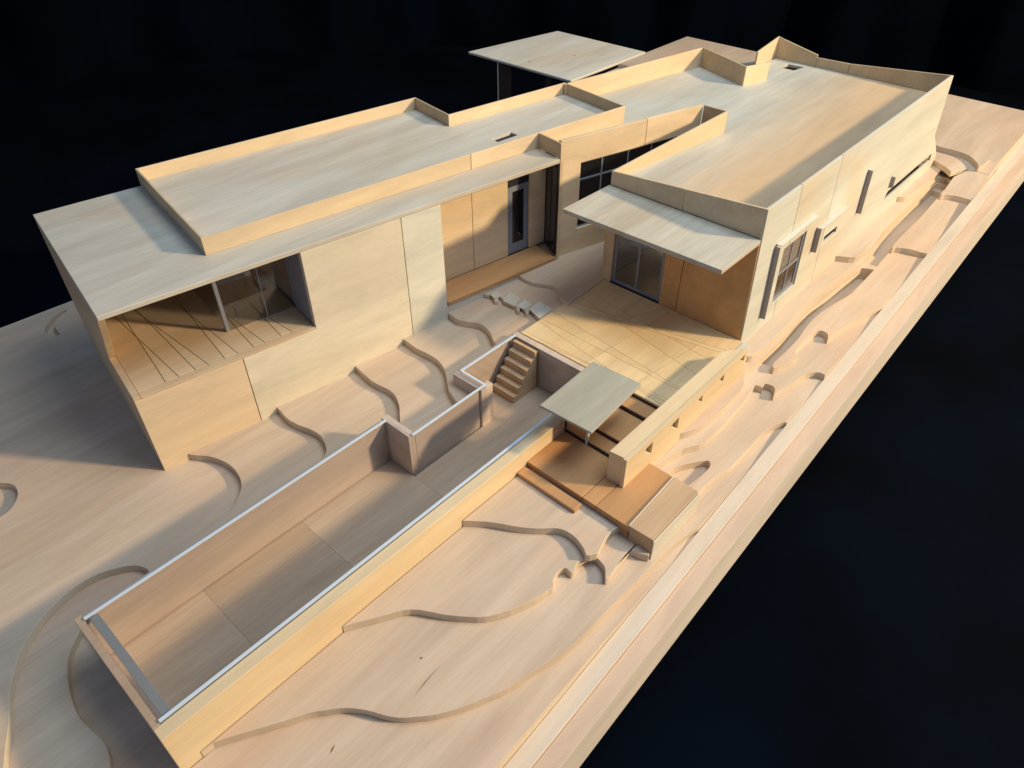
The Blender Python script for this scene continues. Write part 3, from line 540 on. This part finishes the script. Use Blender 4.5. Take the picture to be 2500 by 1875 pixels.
uwall("slot_end", rect(-3.22, .8, -2.60, 3.81), 13.50, .05, WALL_W)
# back walls (seen only from other viewpoints)
pwall("back_wall", (17.5, -.16), (19.75, -1.38), .9, 3.25, 3.25, WALL_L)

# ------------------------------------------------------------------ rear carport
CP = thing("rear_carport_canopy", "thin pale flat canopy on dark posts floating behind the roofs", "canopy", (14.5, 3, 0))
prism("canopy_slab", [(13.05, 4.87), (16.44, 4.33), (16.46, 1.06), (13.06, 1.08)], 3.62, 3.69, ROOF_L, CP, bevel=.02)
box("post", 13.1, 3.3, -.1, 13.18, 3.72, 3.61, COLM, CP); box("post", 13.1, 1.84, -.1, 13.18, 1.98, 3.61, COLM, CP)
box("post", 13.09, 3.725, -.1, 13.15, 3.76, 3.61, WALL_L, CP)

# ------------------------------------------------------------------ pool
PL = thing("empty_lap_pool", "long empty wooden pool basin lined with clear acrylic and bright polished rim", "pool", (2, -4, -.1))
z0 = -.2
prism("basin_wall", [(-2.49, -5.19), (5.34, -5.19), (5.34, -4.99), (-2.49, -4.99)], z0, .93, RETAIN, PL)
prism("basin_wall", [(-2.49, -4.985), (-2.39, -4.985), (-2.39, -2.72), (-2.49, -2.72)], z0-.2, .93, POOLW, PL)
prism("basin_wall", [(-2.385, -2.72), (-2.385, -2.81), (3.05, -2.81), (3.05, -2.72)], z0, .90, POOLI, PL)
prism("basin_wall", [(3.055, -2.70), (3.055, -3.45), (3.20, -3.45), (3.20, -2.70)], z0, .925, POOLI, PL)
prism("basin_wall", [(3.205, -3.45), (3.205, -3.40), (4.85, -3.40), (4.85, -3.45)], z0, .90, POOLI, PL)
prism("basin_wall", [(4.855, -3.50), (5.17, -3.50), (5.17, -3.36), (5.0, -3.36), (5.0, -2.72), (4.855, -2.72)], z0, .88, POOLI, PL)
prism("basin_wall", [(5.005, -2.72), (5.005, -2.81), (6.55, -2.81), (6.55, -2.72)], z0, .90, POOLI, PL)
prism("basin_wall", [(6.555, -2.74), (6.70, -2.74), (6.70, -5.15), (6.555, -5.15)], z0, .925, POOLI, PL)
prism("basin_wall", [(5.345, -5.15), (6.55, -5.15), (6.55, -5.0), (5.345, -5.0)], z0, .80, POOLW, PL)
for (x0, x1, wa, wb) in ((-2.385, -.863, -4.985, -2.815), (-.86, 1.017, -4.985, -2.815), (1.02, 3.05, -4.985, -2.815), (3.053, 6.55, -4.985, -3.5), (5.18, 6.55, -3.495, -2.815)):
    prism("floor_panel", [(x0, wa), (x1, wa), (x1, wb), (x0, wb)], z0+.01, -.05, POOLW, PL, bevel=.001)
def acr(name, pts, z1=.955, edge=True):
    o = prism(name, pts, -.04, z1-.012, ACRYL, PL, bevel=0)
    if edge: prism("polished_edge", pts, z1-.0115, z1, FROST, o, bevel=0)
acr("acrylic_panel", rect(-2.385, -4.98, 5.25, -4.93))
ep = acr("acrylic_panel", rect(-2.385, -4.925, -2.335, -2.87), edge=False, z1=.952)
prism("frosted_ledge", rect(-2.33, -4.925, -2.21, -2.87), .885, .935, LEDGE, PL, bevel=.004)
acr("acrylic_panel", rect(-2.385, -2.865, 3.05, -2.815))
acr("acrylic_panel", [(3.07, -3.50), (3.12, -3.50), (3.12, -2.87), (3.07, -2.87)], edge=False)
acr("acrylic_panel", rect(3.125, -3.505, 5.0, -3.455))
acr("acrylic_panel", rect(4.95, -3.45, 5.0, -2.87), )
acr("acrylic_panel", rect(4.955, -2.865, 6.55, -2.815))
acr("acrylic_panel", rect(6.50, -4.98, 6.55, -2.87), edge=False, z1=.93)
ST = thing("pool_stair", "small flight of wooden stairs descending into the far corner of the pool", "stairs", (6.2, -3.2, -.05))
for i in range(6):
    za = -.045 + .158*i
    box("step", 5.78+.128*i, -3.49, za, 6.495, -2.885, za+.157, CLAY, ST, bevel=.004)

# ------------------------------------------------------------------ courtyard deck
DK = thing("courtyard_deck", "raised courtyard deck of honey coloured boards scored with long crossing lines", "deck", (8, -4.5, .8))
dl = [((6.68,-2.84),(6.83,-4.5)), ((6.80,-2.83),(6.86,-4.74)), ((7.29,-2.8),(6.78,-6.24)), ((7.39,-2.86),(7.36,-6.29)), ((7.75,-2.97),(7.42,-6.21)), ((8.16,-2.91),(8.92,-6.24)), ((8.34,-3.01),(9.02,-6.22)), ((7.0,-5.58),(9.28,-5.86)), ((7.05,-4.5),(8.31,-4.63)), ((7.12,-3.62),(8.1,-4.0)), ((8.9,-2.9),(8.55,-6.3)), ((8.62,-2.9),(7.98,-6.3))]
for pc in cut_convex([(6.72, -2.84), (9.545, -2.84), (9.545, -6.445), (6.72, -6.445)], dl):
    q = inset(pc, .004)
    if q: prism("deck_board", q, .914, .93, DECK, DK, bevel=0)
box("deck_base", 6.71, -6.45, .7, 9.54, -2.83, .912, DARKW, DK)
prism("deck_margin", [(8.60, -6.452), (9.545, -6.452), (9.545, -6.62), (9.05, -6.74), (8.98, -6.74)], .6, .925, WALL_U, DK)
CW = thing("courtyard_parapet", "thick low wooden parapet wall with small scupper openings between the courtyard deck and the slope", "wall", (7, -6.6, .4))
zt = 1.27
prism("wall_core", [(4.88, -6.46), (4.91, -6.735), (8.93, -6.735), (8.54, -6.46)], .35, zt-.004, RETAIN, CW)
tri = []
for r, wd, z1, z2 in ((8.85, .20, 1.19, 1.03), (8.07, .16, 1.17, .99), (7.30, .16, 1.15, .98), (6.50, .30, 1.14, .86), (5.67, .29, 1.13, .85)):
    tri.append([(r, z1), (r-wd, z1-.03), (r+.01, z2)])
wwall("wall_face", [(4.88, .25), (9.02, .25), (8.98, zt), (4.88, zt)], -6.738, .075, RETAIN, CW, holes=tri)
for t in tri:
    wwall("scupper", [(t[0][0]+.012, t[0][1]+.012), (t[1][0]-.02, t[1][1]), (t[2][0]+.012, t[2][1]-.02)], -6.7352, .004, FIN, CW, bevel=0)

# ------------------------------------------------------------------ entry platform, steps, bench, canopy
EP = thing("entry_platform", "orange brown entry platform of wide slabs at the foot of the courtyard wall", "platform", (5, -6.3, .3))
for wa, wb in ((-5.20, -6.42), (-6.43, -6.70), (-6.71, -7.37)):
    u1 = 5.30 if wa > -6.4 else (5.0 if wa > -6.7 else 5.68)
    prism("paving_slab", [(4.26, wa), (u1, wa), (u1, wb), (4.26, wb)], .50, .605, DARKW, EP, bevel=.008)
box("platform_base", 4.29, -7.36, .1, 5.66, -5.205, .497, DARKW, EP)
prism("side_slab", [(4.27, -7.385), (5.68, -7.33), (5.66, -7.815), (4.29, -7.815)], .05, .63, CLAY, EP, bevel=.012)
prism("side_facing", [(4.285, -7.82), (5.665, -7.82), (5.665, -7.845), (4.285, -7.845)], .05, .60, WALL_U, EP)
prism("edge_trim", [(4.27, -7.36), (5.68, -7.31), (5.68, -7.328), (4.27, -7.383)], .50, .65, WALL_U, EP, bevel=.003)
ES = thing("entry_steps", "low dark timber steps under the entry canopy rising to the courtyard deck", "steps", (5.9, -5.8, .5))
for (ua, ub, zt2) in ((5.31, 5.61, .68), (5.62, 6.35, .76), (6.36, 6.77, .845)):
    box("step", ua+.012, -6.45, .45, ub, -5.2, zt2, DARKW, ES, bevel=.004)
    box("riser_shade", ua-.004, -6.45, .45, ua+.010, -5.2, zt2-.025, DARKF, ES, bevel=0)  # near-black plate paints the shade on the step front
box("riser_shade", 6.70, -6.45, .7, 6.716, -5.2, .90, DARKF, ES, bevel=0)  # same painted shade below the deck edge
BN = box("low_bench", 3.98, -6.48, .46, 4.19, -5.20, .545, DARKW, None, bevel=.02)
tag(BN, "low rounded orange brown bench bar lying in front of the entry platform", "bench")
EC = thing("entry_canopy", "square grey wooden canopy slab over the entry steps at the pool end", "canopy", (5.5, -5.6, .6))
prism("canopy_slab", [(4.68, -5.09), (6.26, -5.03), (6.33, -6.06), (4.74, -6.16)], 1.55, 1.60, CANOPY, EC)
box("post", 5.30, -5.20, .6, 5.36, -5.15, 1.548, DARKF, EC)
box("side_panel", 5.33, -5.66, .6, 5.38, -5.21, 1.548, DARKW, EC)
box("post", 5.30, -5.72, .6, 5.36, -5.67, 1.548, WALL_U, EC)
box("post", 6.2, -5.20, .85, 6.26, -5.14, 1.548, DARKF, EC)

GS = thing("garden_step_slabs", "pale thin jagged step slabs set in the garden between left wing and courtyard deck", "steps", (7.6, -2.0, .87))
for q in ([(7.38,-1.33),(7.57,-1.33),(7.53,-1.56),(7.32,-1.53)], [(7.39,-1.71),(7.76,-1.58),(7.72,-1.94),(7.4,-2.06)], [(7.43,-2.1),(7.75,-2.03),(7.70,-2.31),(7.46,-2.29)], [(7.53,-2.38),(7.92,-2.32),(7.88,-2.76),(7.42,-2.75)]):
    prism("step_slab", q, .8705, .885, WALL_U, GS, bevel=.004)
MARK = simple("grain_mark", (.20, .11, .05), .8)
for name, pts, zz in (("grain_crack", [(.17,-6.71),(.40,-6.665),(.75,-6.64),(.40,-6.68)], .1552), ("grain_speck", [(.60,-6.35),(.63,-6.34),(.65,-6.36),(.62,-6.38)], .1552), ("grain_speck", [(-1.06,-6.40),(-1.0,-6.36),(-.93,-6.35),(-1.0,-6.39)], .0002)):
    prism(name, pts, zz-.01, zz+.0008, MARK, site, bevel=0)
for x, y in ((13.53, 2.95), (14.8, 2.36)):
    prism("knot", [(x-.05,y-.02),(x,y-.035),(x+.06,y),(x,y+.03)], 3.685, 3.6908, MARK, CP, bevel=0)
